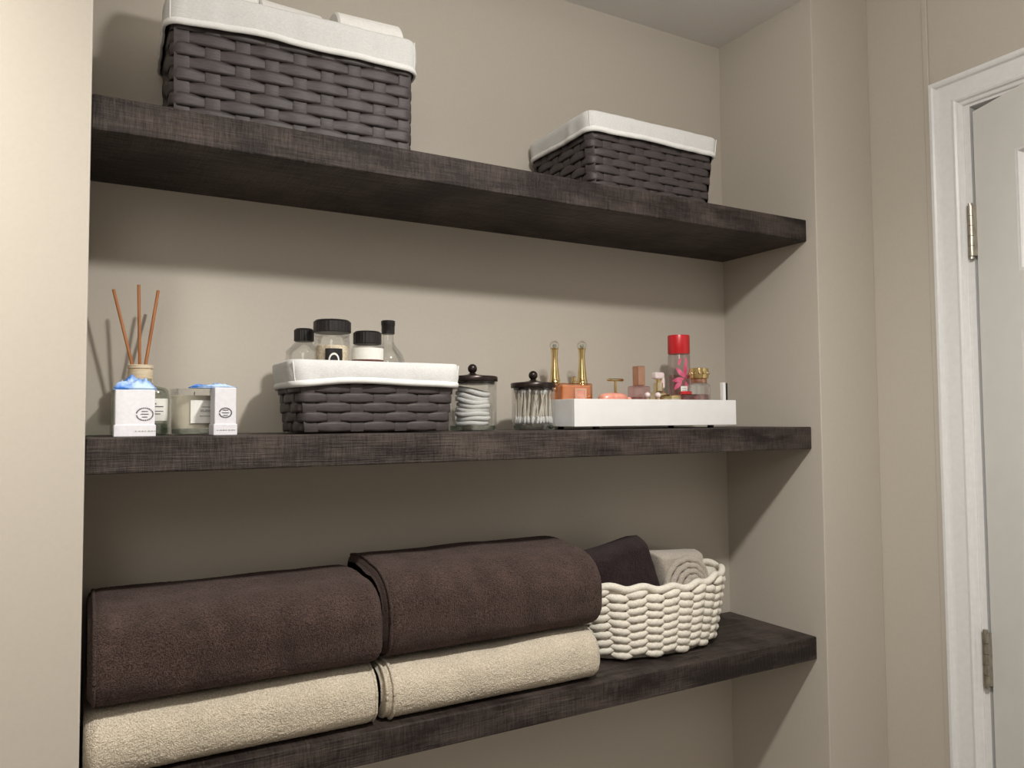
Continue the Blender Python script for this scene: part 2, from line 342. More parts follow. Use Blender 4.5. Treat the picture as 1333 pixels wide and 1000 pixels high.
# ------------------------------------------------------------------ woven baskets with folded-over cotton liners
def rr_point(s, w, d, r):
    """point and normal at fraction s of a rounded rectangle, starting mid-back"""
    a, b = w/2-r, d/2-r
    segs = [a, PI*r/2, 2*b, PI*r/2, 2*a, PI*r/2, 2*b, PI*r/2, a]
    t = (s % 1.0)*sum(segs); i = 0
    while i < 8 and t > segs[i]: t -= segs[i]; i += 1
    if i == 0: return (t, d/2, 0, 1)
    if i == 8: return (-a+t, d/2, 0, 1)
    if i == 2: return (w/2, b-t, 1, 0)
    if i == 4: return (a-t, -d/2, 0, -1)
    if i == 6: return (-w/2, -b+t, -1, 0)
    cx, cy, a0 = {1: (a, b, PI/2), 3: (a, -b, 0), 5: (-a, -b, -PI/2), 7: (-a, b, -PI)}[i]
    q = a0-t/r
    return (cx+r*math.cos(q), cy+r*math.sin(q), math.cos(q), math.sin(q))
def basket(label, loc, wb, wt, db, dt_, h, cuff, rows, pitch, seed, sag=0.0, rotz=0.0):
    t = thing('woven_basket', label, 'basket', loc, rotz, 'dark woven baskets with white liners')
    rc = .016
    P = 2*(wt+dt_)-rc*1.7; N = int(round(P/pitch/2))*2
    wd = lambda z: (wb+(wt-wb)*z/h, db+(dt_-db)*z/h)
    rh = (h-.006)/rows; amp = .0019; SS = 8
    for k in range(rows):
        zc = .003+(k+.5)*rh
        w, d = wd(zc); vs, fs = [], []
        n = N*SS; sec = 7
        for i in range(n):
            c = math.cos(PI*i/SS + PI*k)
            x, y, nx, ny = rr_point(i/n, w, d, rc)
            jit = .0005*noise.noise(Vector((i*.21, k*3.1, seed)))
            hh = rh/2*(1.0+.11*c)
            for v in (-1, -.55, 0, .55, 1):
                o = amp*c + .0010*(1-v*v*v*v)+jit
                vs.append((x+nx*o, y+ny*o, zc+v*hh))
            for v in (.9, -.9):
                o = amp*c-.0016; vs.append((x+nx*o, y+ny*o, zc+v*hh))
        for i in range(n):
            j = (i+1) % n
            for q in range(sec): fs.append((i*sec+q, j*sec+q, j*sec+(q+1) % sec, i*sec+(q+1) % sec))
        obj('woven_strip', vs, fs, 'weave', t, True)
    for j in range(N):                                   # upright stakes
        vs, fs = [], []; steps = rows*4
        for q in range(steps+1):
            z = .003+q*rh/4; ph = (q/4-.5)
            w, d = wd(z); x, y, nx, ny = rr_point(j/N, w, d, rc)
            o = -amp*.55*math.cos(PI*ph+PI*j); tx, ty = -ny, nx
            for sx, e in ((-.0105, -.0005), (-.008, .0004), (.008, .0004), (.0105, -.0005)):
                vs.append((x+nx*(o+e)+tx*sx, y+ny*(o+e)+ty*sx, z))
        for q in range(steps):
            for c in range(3): fs.append((q*4+c, q*4+c+1, q*4+5+c, q*4+4+c))
        obj('stake', vs, fs, 'weave', t, True)
    # inner wall and base
    vs, fs = [], []; n = 64
    for z, o in ((.002, -.0050), (h-.004, -.0050), (h-.004, -.0075), (.008, -.0075)):
        w, d = wd(z)
        for i in range(n):
            x, y, nx, ny = rr_point(i/n, w, d, rc); vs.append((x+nx*o, y+ny*o, z))
    for l in range(3):
        for i in range(n): fs.append((l*n+i, l*n+(i+1) % n, (l+1)*n+(i+1) % n, (l+1)*n+i))
    fs += [tuple(range(n)), tuple(3*n+i for i in range(n))]
    obj('inner_wall', vs, fs, 'weave_core', t)
    # liner: hem, cuff, fold over the rim, inside lining
    n = 240
    def ring(z, o, k, wob=1.0):
        out = []
        w, d = wd(min(z, h))
        for i in range(n):
            s = i/n; x, y, nx, ny = rr_point(s, w, d, rc)
            f = noise.noise(Vector((x*16, y*16, seed+z*9)))*.0030 + noise.noise(Vector((x*50, y*50, seed+z*30)))*.0014
            zz = z
            if k == 0:
                zz += noise.noise(Vector((x*9, y*9, seed+5)))*.0045*wob
                if ny < -.5: zz += sag*math.cos(PI*x/w)*wob
            out.append((x+nx*(o+f*wob), y+ny*(o+f*wob), zz))
        return out
    zc = h-cuff
    prof = [(zc+.001, .0078, 0, 1), (zc+.009, .0090, 0, 1), (zc+.0095, .0072, 0, 1), (zc+cuff*.5, .0080, 1, 1.2), (h-.010, .0072, 1, 1), (h-.001, .0060, 1, .8), (h+.003, .0025, 1, .8), (h+.0025, -.004, 1, .6), (h-.004, -.0095, 1, .3), (.012, -.0095, 1, 0)]
    vs, fs = [], []
    for z, o, k, wb_ in prof[2:]: vs += ring(z, o, k, wb_)
    for l in range(len(prof)-3):
        for i in range(n): fs.append((l*n+i, l*n+(i+1) % n, (l+1)*n+(i+1) % n, (l+1)*n+i))
    fs.append(tuple((len(prof)-3)*n+i for i in range(n)))
    ln = obj('liner', vs, fs, 'linen', t, True)
    vs, fs = [], []
    for z, o, k, wb_ in ((zc+.001, .0052, 0, 1), (zc, .0082, 0, 1), (zc+.0045, .0098, 0, 1), (zc+.009, .0088, 0, 1), (zc+.0105, .0070, 0, 1)): vs += ring(z, o, k, wb_)
    for l in range(4):
        for i in range(n): fs.append((l*n+i, l*n+(i+1) % n, (l+1)*n+(i+1) % n, (l+1)*n+i))
    obj('hem', vs, fs, 'hem', ln, True)
    for i, (sx, sy) in enumerate(((-1, -1), (1, -1))):   # corner seams of the cuff
        pts = []
        for q in range(8):
            z = zc+.004+(cuff-.004)*q/7; w, d = wd(z); o = .0080*.707-rc*.293
            pts.append((sx*(w/2+o), sy*(d/2+o), z))
        tube('seam', pts, .0010, 'hem', ln, 6)
    return t
basket('large dark woven basket with white cuffed liner, holding toilet rolls', (.286, -.122, Z1), .370, .370, .19, .200, .191, .052, 10, .0425, 1.0, 0.0, A(-2))
basket('dark woven basket with white cuffed liner beside the right alcove wall, seemingly empty', (.984, -.118, Z1), .296, .322, .200, .218, .146, .040, 9, .040, 2.0, 0.003)
basket('low dark woven basket with white cuffed liner, holding black-lidded jars', (.4185, -.134, Z2), .252, .280, .130, .136, .113, .040, 7, .040, 3.0, 0.005)

# toilet rolls in the large basket
def roll(label, loc, rot, L=.105, R=.056):
    t = thing('toilet_roll', label, 'toilet roll', loc, 0, 'toilet rolls in the large basket'); t.rotation_euler = rot
    o = lathe('paper', [(.021, -L/2), (R-.003, -L/2), (R, -L/2+.003), (R, L/2-.003), (R-.003, L/2), (.021, L/2), (.021, -L/2)], 'tp', t, 48)
    lathe('core', [(.0208, -L/2+.001), (.0208, L/2-.001), (.0196, L/2-.001), (.0196, -L/2+.001), (.0208, -L/2+.001)], 'card', t, 32)
    bm = bmesh.new()                                     # loose last sheet
    vs = []
    for i in range(7):
        a = .3+i*.14; r = R+.0008+.0006*i
        for z in (-L/2+.002, L/2-.002): vs.append(bm.verts.new((r*math.cos(a), r*math.sin(a), z)))
    for i in range(6): bm.faces.new((vs[2*i], vs[2*i+1], vs[2*i+3], vs[2*i+2]))
    from_bm('loose_sheet', bm, 'tp', t, True)
    return t
Rx = PI/2
roll('white toilet roll lying at the right end of the large basket', (.4055, -.151, Z1+.190), (0, Rx, math.radians(-2)), .111)
roll('white toilet roll lying at the left end of the large basket', (.1665, -.150, Z1+.204), (0, Rx, math.radians(5)))
roll('white toilet roll lying low in the middle of the large basket', (.2825, -.114, Z1+.197), (0, Rx, math.radians(4)))
roll('white toilet roll standing under the others in the large basket', (.205, -.120, Z1+.0665), (0, 0, 0), .105)
roll('white toilet roll standing below the right roll in the large basket', (.330, -.115, Z1+.0665), (0, 0, .7), .105)

# ------------------------------------------------------------------ jars and bottles in the low basket
BZ = Z2+.0145
def jar(name, label, loc, R, H, neck, lidr, lidh, fill, fillh, seed=0, group='bath jars in the low basket', shoulder=.012):
    t = thing(name, label, 'jar', loc, 0, group)
    zt = H-lidh
    lathe('glass', [(R*.85, 0), (R*.97, .002), (R, .006), (R, zt-shoulder-.012), (R*.96, zt-shoulder-.004), (neck+.003, zt-.012), (neck, zt-.009), (neck, zt)], 'glass', t, 40)
    ri = R-.0022
    lathe('filling', [(ri*.85, .003), (ri, .006), (ri, fillh-.004), (ri*.95, fillh), (0, fillh+.001)], fill, t, 40)
    bm = bmesh.new(); n = 60                             # ribbed lid
    rings = []
    for r, z in ((lidr-.001, zt-.009), (lidr, zt-.008), (lidr, H-.003), (lidr-.003, H), (0.0, H)):
        if r == 0: break
        rings.append([bm.verts.new(((r+(.0004 if k % 2 and r == lidr else 0))*math.cos(2*PI*k/n), (r+(.0004 if k % 2 and r == lidr else 0))*math.sin(2*PI*k/n), z)) for k in range(n)])
    for a, b in zip(rings, rings[1:]):
        for k in range(n): bm.faces.new((a[k], a[(k+1) % n], b[(k+1) % n], b[k]))
    bm.faces.new(rings[-1]); bm.faces.new(rings[0][::-1])
    from_bm('lid', bm, 'black', t)
    return t
def curved_label(name, R, a0, a1, z0, z1, m, parent, n=14):
    vs, fs = [], []
    for i in range(n+1):
        a = a0+(a1-a0)*i/n
        for r, z in ((R, z0), (R, z1)): vs.append((r*math.cos(a), r*math.sin(a), z))
    for i in range(n): fs.append((2*i, 2*i+2, 2*i+3, 2*i+1))
    return obj(name, vs, fs, m, parent, True)
A = math.radians
j1 = jar('bath_salt_jar', 'clear jar of pale salts with wide black lid and black label, in low basket', (.352, -.158, BZ), .0285, .170, .026, .0300, .0115, 'salt', .128)
lb = curved_label('label', .0290, A(-128), A(-72), .094, .122, 'black', j1)
vs, fs = [], []                                          # pale arched mark printed on the black label
for q in range(13):
    w_ = PI*q/12
    for rr_ in (1.0, .74):
        ag = A(-100)-A(17)*rr_*math.cos(w_); vs.append((.0293*math.cos(ag), .0293*math.sin(ag), .1025+.0125*rr_*math.sin(w_)))
for q in range(12): fs.append((2*q, 2*q+1, 2*q+3, 2*q+2))
obj('label_print', vs, fs, 'paper', lb)
j2 = jar('bath_salt_jar', 'clear jar with black lid and white label banded maroon, in low basket', (.4125, -.156, BZ), .0280, .155, .0215, .0232, .0125, 'salt', .11)
lb = curved_label('label', .0285, A(-165), A(-40), .106, .126, 'paper', j2)
curved_label('label_band', .0288, A(-165), A(-40), .098, .1065, 'maroon', j2)
j3 = jar('bath_salt_bottle', 'clear bottle with small black cap behind the wide-lidded jar, in low basket', (.318, -.110, BZ), .0300, .160, .0125, .0160, .0125, 'greysalt', .105, shoulder=.020)
t = thing('cologne_bottle', 'clear round-shouldered bottle with narrow neck and dark green cap, in low basket', 'bottle', (.466, -.110, BZ), 0)
lathe('glass', [(.027, 0), (.0295, .003), (.030, .008), (.030, .100), (.029, .112), (.025, .123), (.016, .134), (.0115, .141), (.0100, .147), (.0100, .160)], 'glass', t, 40)
lathe('liquid', [(.025, .004), (.027, .008), (.027, .098), (.026, .108), (0, .1085)], 'glass_base', t, 32)
lathe('cap', [(.0108, .158), (.0118, .159), (.0118, .173), (.0125, .174), (.0125, .181), (.0115, .182), (0, .182)], 'black', t, 24)

# ------------------------------------------------------------------ reed diffuser, boxes and candle
t = thing('reed_diffuser', 'square grey glass reed diffuser bottle with cream collar, behind the white box', 'diffuser', (.0745, -.066, Z2), 0)
s2 = 4.5
lathe('bottle', [(.036, 0), (.040, .002), (.041, .006), (.041, .062), (.040, .068), (.036, .073), (.024, .076), (.0165, .079), (.0160, .088)], 'glass_grey', t, 48, square=s2)
lathe('glass_base', [(.036, .0012), (.0385, .004), (.0385, .016), (.036, .018), (0, .018)], 'glass_base', t, 48, square=s2)
lathe('collar', [(.0165, .080), (.0180, .081), (.0180, .101), (.0172, .1015), (.0172, .1035), (.0185, .104), (.0185, .1085), (.0175, .1095), (.0095, .1095), (.0095, .098), (0, .098)], 'collar', t, 32)
lb = box('label', .006, .036, -.0432, -.0418, .022, .056, 'paper', t)
prints('label_print', [(.010, .020, .047, .049), (.012, .030, .043, .0445), (.010, .030, .036, .0372), (.010, .026, .032, .0332)], -.0433, 'ink', lb)
tips = [(.035, -.066, .232, 'thick brown reed leaning toward the left alcove wall'), (.0695, -.078, .240, 'tall upright brown reed in the middle of the diffuser'), (.0985, -.062, .236, 'brown reed leaning away from the left alcove wall'), (.0985, -.030, .222, 'short brown reed leaning back toward the rear wall')]
for i, (x, y, z, lab) in enumerate(tips):
    b = Vector((.0745+(x-.0745)*-.17, -.066+(y+.066)*-.17, Z2+.032)); e = Vector((x, y, z+ZO))
    L = (e-b).length
    o = lathe('reed_stick', [(.0020, 0), (.0024, .001), (.0024, L-.001), (.0020, L)], 'reed', None, 10)
    o.location = b; o.rotation_euler = (e-b).to_track_quat('Z', 'Y').to_euler()
    tag(o, lab, 'reed', 'reed sticks in the diffuser')
def tissue(name, parent, cx, cy, z, w, d, h, seed, n=34):
    vs, fs = [], []
    for i in range(n+1):
        for k in range(n+1):
            u, v = i/n*2-1, k/n*2-1
            e = max(0, 1-max(abs(u), abs(v))**4)
            q = noise.noise(Vector((u*2.2+seed, v*2.2, seed)))*.55+.45+abs(noise.noise(Vector((u*5, v*5, seed+3))))*.5
            vs.append((cx+u*w/2*(1+.03*noise.noise(Vector((v*3, seed, 0)))), cy+v*d/2, z+h*max(0.02, q)*e))
    m = len(vs); vs += [(x, y, z-.0015) for x, y, zz in vs]
    for i in range(n):
        for k in range(n):
            a = i*(n+1)+k; fs.append((a, a+n+1, a+n+2, a+1)); fs.append((m+a, m+a+1, m+a+n+2, m+a+n+1))
    for i in range(n):
        for a, b in ((i, i+1), ((n)*(n+1)+i, n*(n+1)+i+1), (i*(n+1), (i+1)*(n+1)), (i*(n+1)+n, (i+1)*(n+1)+n)): fs.append((a, b, m+b, m+a))
    return obj(name, vs, fs, 'tissue', parent, True)
def gift_box(label, loc, w, d, h, rotz, ex, er):
    t = thing('gift_box', label, 'box', loc, rotz)
    box('body', -w/2, w/2, -d/2, d/2, .001, h, 'cardwhite', t, .0012)
    bd = box('base_band', -w/2-.0014, w/2+.0014, -d/2-.0014, d/2+.0014, 0, .0165, 'cardwhite', t, .001)
    prints('band_print', [(ex-.012+i*.004, ex-.012+i*.004+(.003 if i % 3 else .002), .0068, .0082) for i in range(7)], -d/2-.0015, 'paleink', bd)
    prints('emblem', ring_marks(ex, h*.47, er, er*.82, 26, .0008, (13, 26))+[(ex-.004, ex+.004, h*.47+.0035, h*.47+.0045), (ex-.005, ex+.005, h*.47-.0005, h*.47+.0005), (ex-.0035, ex+.0035, h*.47-.0045, h*.47-.0035)], -d/2-.0003, 'ink', t)
    return t
b1 = gift_box('white card box with round emblem and crumpled blue tissue on top, before the reed diffuser', (.0605, -.182, Z2), .050, .050, .0665, 0, .012, .0105)
tissue('tissue_paper', b1, 0, 0, .0668, .054, .050, .019, 2.3)
b2 = gift_box('small white card box with round emblem standing beside the candle', (.1815, -.172, Z2), .0305, .045, .0708, 0, 0, .0085)
t = thing('glass_candle', 'cream candle in a clear glass tumbler with a white label', 'candle', (.1475, -.112, Z2), 0)
cr = .0345
lathe('tumbler', [(cr*.93, 0), (cr-.0005, .002), (cr, .005), (cr, .0708)], 'glass', t, 48)
lathe('glass_base', [(cr*.9, .0012), (cr-.003, .003), (cr-.003, .0095), (0, .0095)], 'glass_base', t, 40)
lathe('wax', [(cr-.0026, .0102), (cr-.0026, .060), (cr-.004, .0605), (0, .0600)], 'wax', t, 40)
tube('wick', [(0, 0, .0595), (.0006, 0, .064), (.001, .0005, .067)], .0008, 'ink', t, 6)
a0, a1 = A(-104), A(-30)
lb = curved_label('label', cr+.0004, a0, a1, .018, .053, 'paper', t)
for z, p, q in ((.042, .35, .65), (.037, .30, .42), (.037, .46, .80), (.035, .30, .80), (.028, .28, .82)):
    curved_label('label_print', cr+.0007, a0+(a1-a0)*p, a0+(a1-a0)*q, z, z+.0013, 'paleink', lb, 6)
o = tissue('tissue_strip', None, 0, 0, 0, .066, .030, .0065, 6.1); o.location = (.169, -.152, Z2+.0725)
tag(o, 'folded strip of blue marbled tissue lying across the candle and small box', 'tissue paper')

# ------------------------------------------------------------------ lidded glass jars with cotton rounds and swabs
def canister(label, loc, R, H):
    t = thing('glass_canister', label, 'jar', loc, 0, 'lidded glass canisters')
    lathe('glass', [(R*.95, 0), (R-.0005, .0015), (R, .004), (R, H)], 'glass', t, 56)
    lathe('glass_base', [(R*.93, .001), (R-.003, .003), (R-.003, .0095), (0, .0095)], 'glass_base', t, 48)
    ld = lathe('lid', [(R-.004, H-.004), (R-.0035, H+.0004), (R+.0012, H+.0006), (R+.0020, H+.0022), (R+.0020, H+.0085), (R+.0006, H+.0102), (R*.80, H+.0112), (R*.45, H+.0125), (.010, H+.0145), (0, H+.0148)], 'bronze', t, 56)
    kz = H+.0225
    lathe('knob', [(.0095, H+.0140), (.0060, H+.0165), (.0045, H+.0175)]+[(max(.0001, .0088*math.sin(q)), kz+.0025-.0088*math.cos(q)) for q in [.55+i*(PI-.55)/12 for i in range(13)]], 'bronze', ld, 28)
    return t
K1 = (.626, -.1225, Z2); K1R, K1H = .0450, .090
K2 = (.7525, -.130, Z2); K2R, K2H = .0415, .080
canister('clear glass canister of cotton rounds with dark bronze knob lid, beside the low basket', K1, K1R, K1H)
canister('clear glass canister of cotton swabs with dark bronze knob lid, beside the white tray', K2, K2R, K2H)
def pad_mesh():
    n, R = 40, .0315; vs, fs = [], []
    prof = [(0, -.5), (.92, -.5), (.985, -.34), (1.0, 0), (.985, .34), (.92, .5), (0, .5)]
    for r, z in prof:
        for k in range(n):
            a = 2*PI*k/n; w = 1+.02*noise.noise(Vector((math.cos(a)*2, math.sin(a)*2, 1)))
            x, y = r*R*w*math.cos(a), r*R*w*math.sin(a)
            vs.append((x, y, z*.0080+.0018*math.sin(x*90+1)*math.cos(y*70)))
    for i in range(len(prof)-1):
        for k in range(n): fs.append((i*n+k, i*n+(k+1) % n, (i+1)*n+(k+1) % n, (i+1)*n+k))
    return vs, fs
vs, fs = pad_mesh()
pad = None
pads = [(.002*math.sin(q*2.1), .002*math.cos(q*2.1), .0146+q*.0084, (0 if q < 3 else 2.0*min(q-2, 4)), (0 if q < 3 else -2.6*min(q-2, 4))) for q in range(8)]
for i, (dx, dy, dz, rx, ry) in enumerate(pads):
    if pad is None:
        pad = obj('cotton_round', vs, fs, 'cotton', None, True); o = pad
    else:
        o = pad.copy(); COL.objects.link(o)
    o.location = (K1[0]+dx*.8, K1[1]+dy*.8, Z2+dz); o.rotation_euler = (A(rx), A(ry), i*.25)
    tag(o, 'white cotton round piled inside the glass canister', 'cotton round', 'cotton rounds in the canister')
sw = thing('cotton_swab', 'paper-stick cotton swab standing in the glass canister', 'cotton swab', (0, 0, 0), 0, 'cotton swabs in the canister')
lathe('stick', [(.0011, -.028), (.0011, .028)], 'stick', sw, 8)
for s in (-1, 1):
    lathe('cotton_tip', [(.0011, s*.0215), (.0023, s*.0235), (.0029, s*.028), (.0027, s*.0325), (.0014, s*.0352), (.0001, s*.0358)], 'cotton', sw, 10)
k = 0
for ringr, cnt in ((.0345, 26), (.026, 18), (.016, 11), (.006, 4)):
    for i in range(cnt):
        a = 2*PI*i/cnt+random.uniform(-.08, .08)
        a2 = a+random.uniform(-.22, .50); r2_ = min(.0350, ringr*random.uniform(.92, 1.04))
        zb = Z2+.0105+.0015*random.random()
        p0 = Vector((K2[0]+ringr*math.cos(a), K2[1]+ringr*math.sin(a), zb)); p1 = Vector((K2[0]+r2_*math.cos(a2), K2[1]+r2_*math.sin(a2), zb+.066))
        dvec = (p1-p0).normalized(); c = p0+dvec*.0362
        o = sw if k == 0 else dup(sw)
        o.location = c; o.rotation_euler = dvec.to_track_quat('Z', 'Y').to_euler(); k += 1

# ------------------------------------------------------------------ white tray with perfume
TX0, TX1, TY0, TY1, TZ, TH = .800, 1.216, -.200, -.045, Z2+.006, .0525
t = thing('vanity_tray', 'rectangular white lacquer tray holding perfume bottles', 'tray', ((TX0+TX1)/2, (TY0+TY1)/2, Z2))
w, d = (TX1-TX0)/2, (TY1-TY0)/2; wt_ = .006
for nm, a in (('front_panel', (-w, w, -d, -d+wt_)), ('back_panel', (-w, w, d-wt_, d)), ('side_panel', (-w, -w+wt_, -d+wt_, d-wt_)), ('side_panel', (w-wt_, w, -d+wt_, d-wt_))):
    box(nm, a[0], a[1], a[2], a[3], .006, .006+TH, 'white', t, .0008)
box('base_panel', -w+wt_, w-wt_, -d+wt_, d-wt_, .006, .010, 'white', t)
for sx in (-1, 1):
    for sy in (-1, 1): lathe('foot', [(.006, 0), (.0065, .001), (.0065, .006)], 'black', t, 16, (sx*(w-.06), sy*(d-.015), 0))
FZ = Z2+.0102
def teardrop(label, x, y, top):
    H = top-FZ
    t = thing('perfume_bottle', label, 'perfume', (x, y, FZ), 0, 'slender gold-necked perfume bottles')
    br = .0102
    lathe('flask', [(.012, 0), (.020, .003), (.0245, .012), (.0250, .022), (.0225, .036), (.0180, .050), (.0135, .064), (.0120, .070)], 'amber', t, 36)
    zn = .070; ze = H-2*br+.0022
    prof = [(.0128, zn-.004)]
    n = 14
    for i in range(n+1):
        f = i/n; z = zn+(ze-zn)*f; r = .0130-.0072*(1-(1-f)**1.9)+.0016*max(0, f-.8)/.2
        prof.append((r, z))
        if i in (1, 2, 3): prof += [(r+.0008, z+.0006), (r+.0008, z+.0018), (r, z+.0024)]
    prof += [(.0086, ze+.001), (.0088, ze+.0024), (.005, ze+.003), (0, ze+.003)]
    lathe('neck', prof, 'gold', t, 28)
    lathe('ball_stopper', [(max(.0001, br*math.sin(PI*i/16)), H-br-br*math.cos(PI*i/16)) for i in range(17)], 'glass', t, 28)
    lathe('stopper_core', [(max(.0001, .0042*math.sin(PI*i/10)), H-br-.001-.0042*math.cos(PI*i/10)) for i in range(11)], 'glass_base', t, 18)
    return t
teardrop('teardrop perfume bottle with tall gold neck and glass ball, nearest the swab canister', .8325, -.082, .1865+ZO)
teardrop('teardrop perfume bottle with tall gold neck and glass ball, nearer the middle of the tray', .8970, -.086, .1885+ZO)
# amber square bottle
t = thing('perfume_bottle', 'square amber perfume bottle with framed square label at the end of tray', 'perfume', (.8470, -.130, FZ), 0)
box('glass', -.0370, .0370, -.0125, .0125, 0, .081, 'amber', t, .003, 3)
box('perfume_fill', -.0340, .0340, -.0100, .0100, .004, .0770, 'amber_liquid', t, .003, 2)
fr = box('label', -.007, .021, -.0136, -.0127, .042, .071, 'coral', t)
prints('label_frame', [(-.005, .019, .067, .069), (-.005, .019, .044, .046), (-.005, -.003, .046, .067), (.017, .019, .046, .067)], -.0137, 'pale_gold', fr)
lathe('sprayer', [(.006, .081), (.006, .085), (.0045, .086), (.0045, .093), (.0035, .094), (0, .094)], 'gold', t, 20)
# coral rounded bottle lying in the tray
o = lathe('soap_bottle', [(.0001, -.033), (.008, -.032), (.0135, -.027), (.0155, -.015), (.0158, .006), (.0145, .020), (.009, .027), (.0075, .028), (.0075, .036), (.0065, .037), (0, .037)], 'coral', None, 28, square=2.6)
o.location = (.918, -.166, FZ+.030+.0163); o.rotation_euler = (0, Rx, A(-6)); tag(o, 'rounded coral bottle lying on its side on top of a pink carton in the tray', 'bottle')
bx_ = box('small_carton', -.036, .036, -.018, .018, 0, .030, 'pale_pink', None, .001); bx_.location = (.918, -.166, FZ)
tag(bx_, 'flat pink carton lying in the tray under the coral bottle', 'box')
# bottle with T-bar gold cap
t = thing('perfume_bottle', 'pink glass perfume bottle with a dark gold T-bar cap', 'perfume', (.9580, -.118, FZ), 0)
lathe('glass', [(.018, 0), (.021, .003), (.022, .010), (.022, .040), (.020, .050), (.012, .056), (.007, .058), (.006, .062)], 'glass_pink', t, 36, square=3.5)
lathe('perfume_fill', [(.016, .004), (.0185, .008), (.0185, .036), (0, .0365)], 'coral', t, 28, square=3.5)
lathe('stem', [(.0065, .058), (.0065, .064), (.0028, .066), (.0028, .088)], 'gold', t, 20)
tube('cap_bar', [(-.0205, 0, .0905), (-.019, 0, .0905), (.019, 0, .0905), (.0205, 0, .0905)], [.0018, .0030, .0030, .0018], 'gold', t, 12)
# copper-capped bottle
t = thing('perfume_bottle', 'pink glass perfume bottle with a tall rectangular copper cap', 'perfume', (1.0060, -.135, FZ), 0)
box('glass', -.022, .022, -.012, .012, 0, .078, 'glass_pink', t, .004, 3)
box('perfume_fill', -.0185, .0185, -.009, .009, .004, .055, 'glass_pink', t, .003, 2)
box('cap', -.0095, .0095, -.0095, .0095, .0785, .1195, 'copper', t, .0015, 2)
# little glass-stoppered miniatures
for x, y, zz, lab in ((.998, -.172, .066, 'tiny clear miniature perfume with round glass stopper, before the copper-capped bottle'), (1.022, -.176, .066, 'tiny amber miniature perfume with round glass stopper, before the copper-capped bottle')):
    t = thing('perfume_miniature', lab, 'perfume', (x, y, FZ))
    lathe('glass', [(.008, 0), (.0095, .002), (.0098, .035), (.006, .042), (.0038, .046), (.0038, .051)], 'glass' if x < 1.01 else 'amber', t, 24)
    lathe('collar', [(.0044, .047), (.0044, .052), (0, .052)], 'pale_gold', t, 16)
    lathe('stopper', [(max(.0001, .0062*math.sin(PI*i/10)), .0577-.0062*math.cos(PI*i/10)) for i in range(11)], 'pale_pink', t, 18)
# gold flat compact
t = thing('gold_compact', 'flat pale gold compact resting on two stacked cartons in the tray', 'compact', (1.0600, -.170, FZ+.0476))
lathe('case_base', [(.026, 0), (.0275, .001), (.0275, .005), (0, .005)], 'pale_gold', t, 40, sy=.62)
lathe('case_lid', [(.0275, .0054), (.0275, .0085), (.025, .0105), (.012, .0120), (0, .0123)], 'gold', t, 40, sy=.62)
for i, (m_, lab) in enumerate((('white', 'flat white carton at the bottom of the pile under the gold compact'), ('pale_pink', 'flat pale pink carton lying directly under the gold compact'))):
    o = box('small_carton', -.026, .026, -.016, .016, 0, .0235, m_, None, .0008); o.location = (1.060, -.170, FZ+.0002+i*.0237); tag(o, lab, 'box')
# gold bottle with white cap
t = thing('perfume_bottle', 'gold perfume bottle with a pale pink arched cap', 'perfume', (1.0720, -.118, FZ))
lathe('body', [(.014, 0), (.016, .002), (.0165, .006), (.0165, .060), (.013, .066), (.0095, .069), (.0095, .086), (.0085, .0865), (0, .0865)], 'pale_gold', t, 28, square=3.0)
bm = bmesh.new(); add_box(bm, -.0125, .0125, -.0085, .0085, .094, .109, .004, 3); add_box(bm, .0060, .0125, -.0085, .0085, .0745, .0975, .0025, 2)
from_bm('cap', bm, 'pale_pink', t)
lathe('nozzle', [(.0050, .0865), (.0050, .095)], 'gold', t, 14)
# body mist
t = thing('body_mist', 'tall clear body mist bottle with red cap and pink floral print', 'body mist', (1.1400, -.108, FZ))
R_ = .0240
lathe('bottle', [(R_*.9, 0), (R_, .003), (R_, .145), (R_*.96, .151), (R_*.80, .154)], 'glass_smoke', t, 40)
lathe('mist_fill', [(R_*.82, .003), (R_*.93, .006), (R_*.93, .105), (0, .1055)], 'glass_pink', t, 32)
lathe('cap', [(R_*.97, .1515), (R_*1.0, .153), (R_*1.0, .1905), (R_*.97, .1925), (0, .1930)], 'red', t, 40)
def petal(cx, cz, ang, L, Wd):
    vs, fs = [], []
    n = 8
    for i in range(n+1):
        f = i/n; hw = Wd*math.sin(PI*min(1, f*.97+.015))**.8
        for s in (-1, 0, 1):
            u = f*L*math.cos(ang)-s*hw*math.sin(ang); v = f*L*math.sin(ang)+s*hw*math.cos(ang)
            a = -PI/2-.35+(cx+u)/R_; vs.append(((R_+.0005)*math.cos(a), (R_+.0005)*math.sin(a), cz+v))
    for i in range(n):
        for s in (0, 1): fs.append((i*3+s, i*3+s+1, i*3+4+s, i*3+3+s))
    return vs, fs
for cx, cz, ang, L, Wd in ((.004, .100, 1.5, .034, .0045), (.004, .098, 2.3, .030, .0045), (.002, .096, 3.3, .026, .0050), (.006, .097, .6, .022, .0045), (-.003, .092, 4.0, .026, .0048), (.010, .128, 1.9, .016, .0030), (-.010, .125, 1.3, .018, .0028), (.005, .090, 5.0, .018, .004)):
    vs, fs = petal(cx, cz, ang, L, Wd); obj('flower_print', vs, fs, 'pink', t, True)
lb = curved_label('label', R_+.0006, -PI/2-.60, -PI/2+.05, .062, .080, 'paper', t)
for z in (.066, .070, .074): curved_label('label_print', R_+.0009, -PI/2-.50, -PI/2-.08, z, z+.0012, 'paleink', lb, 6)
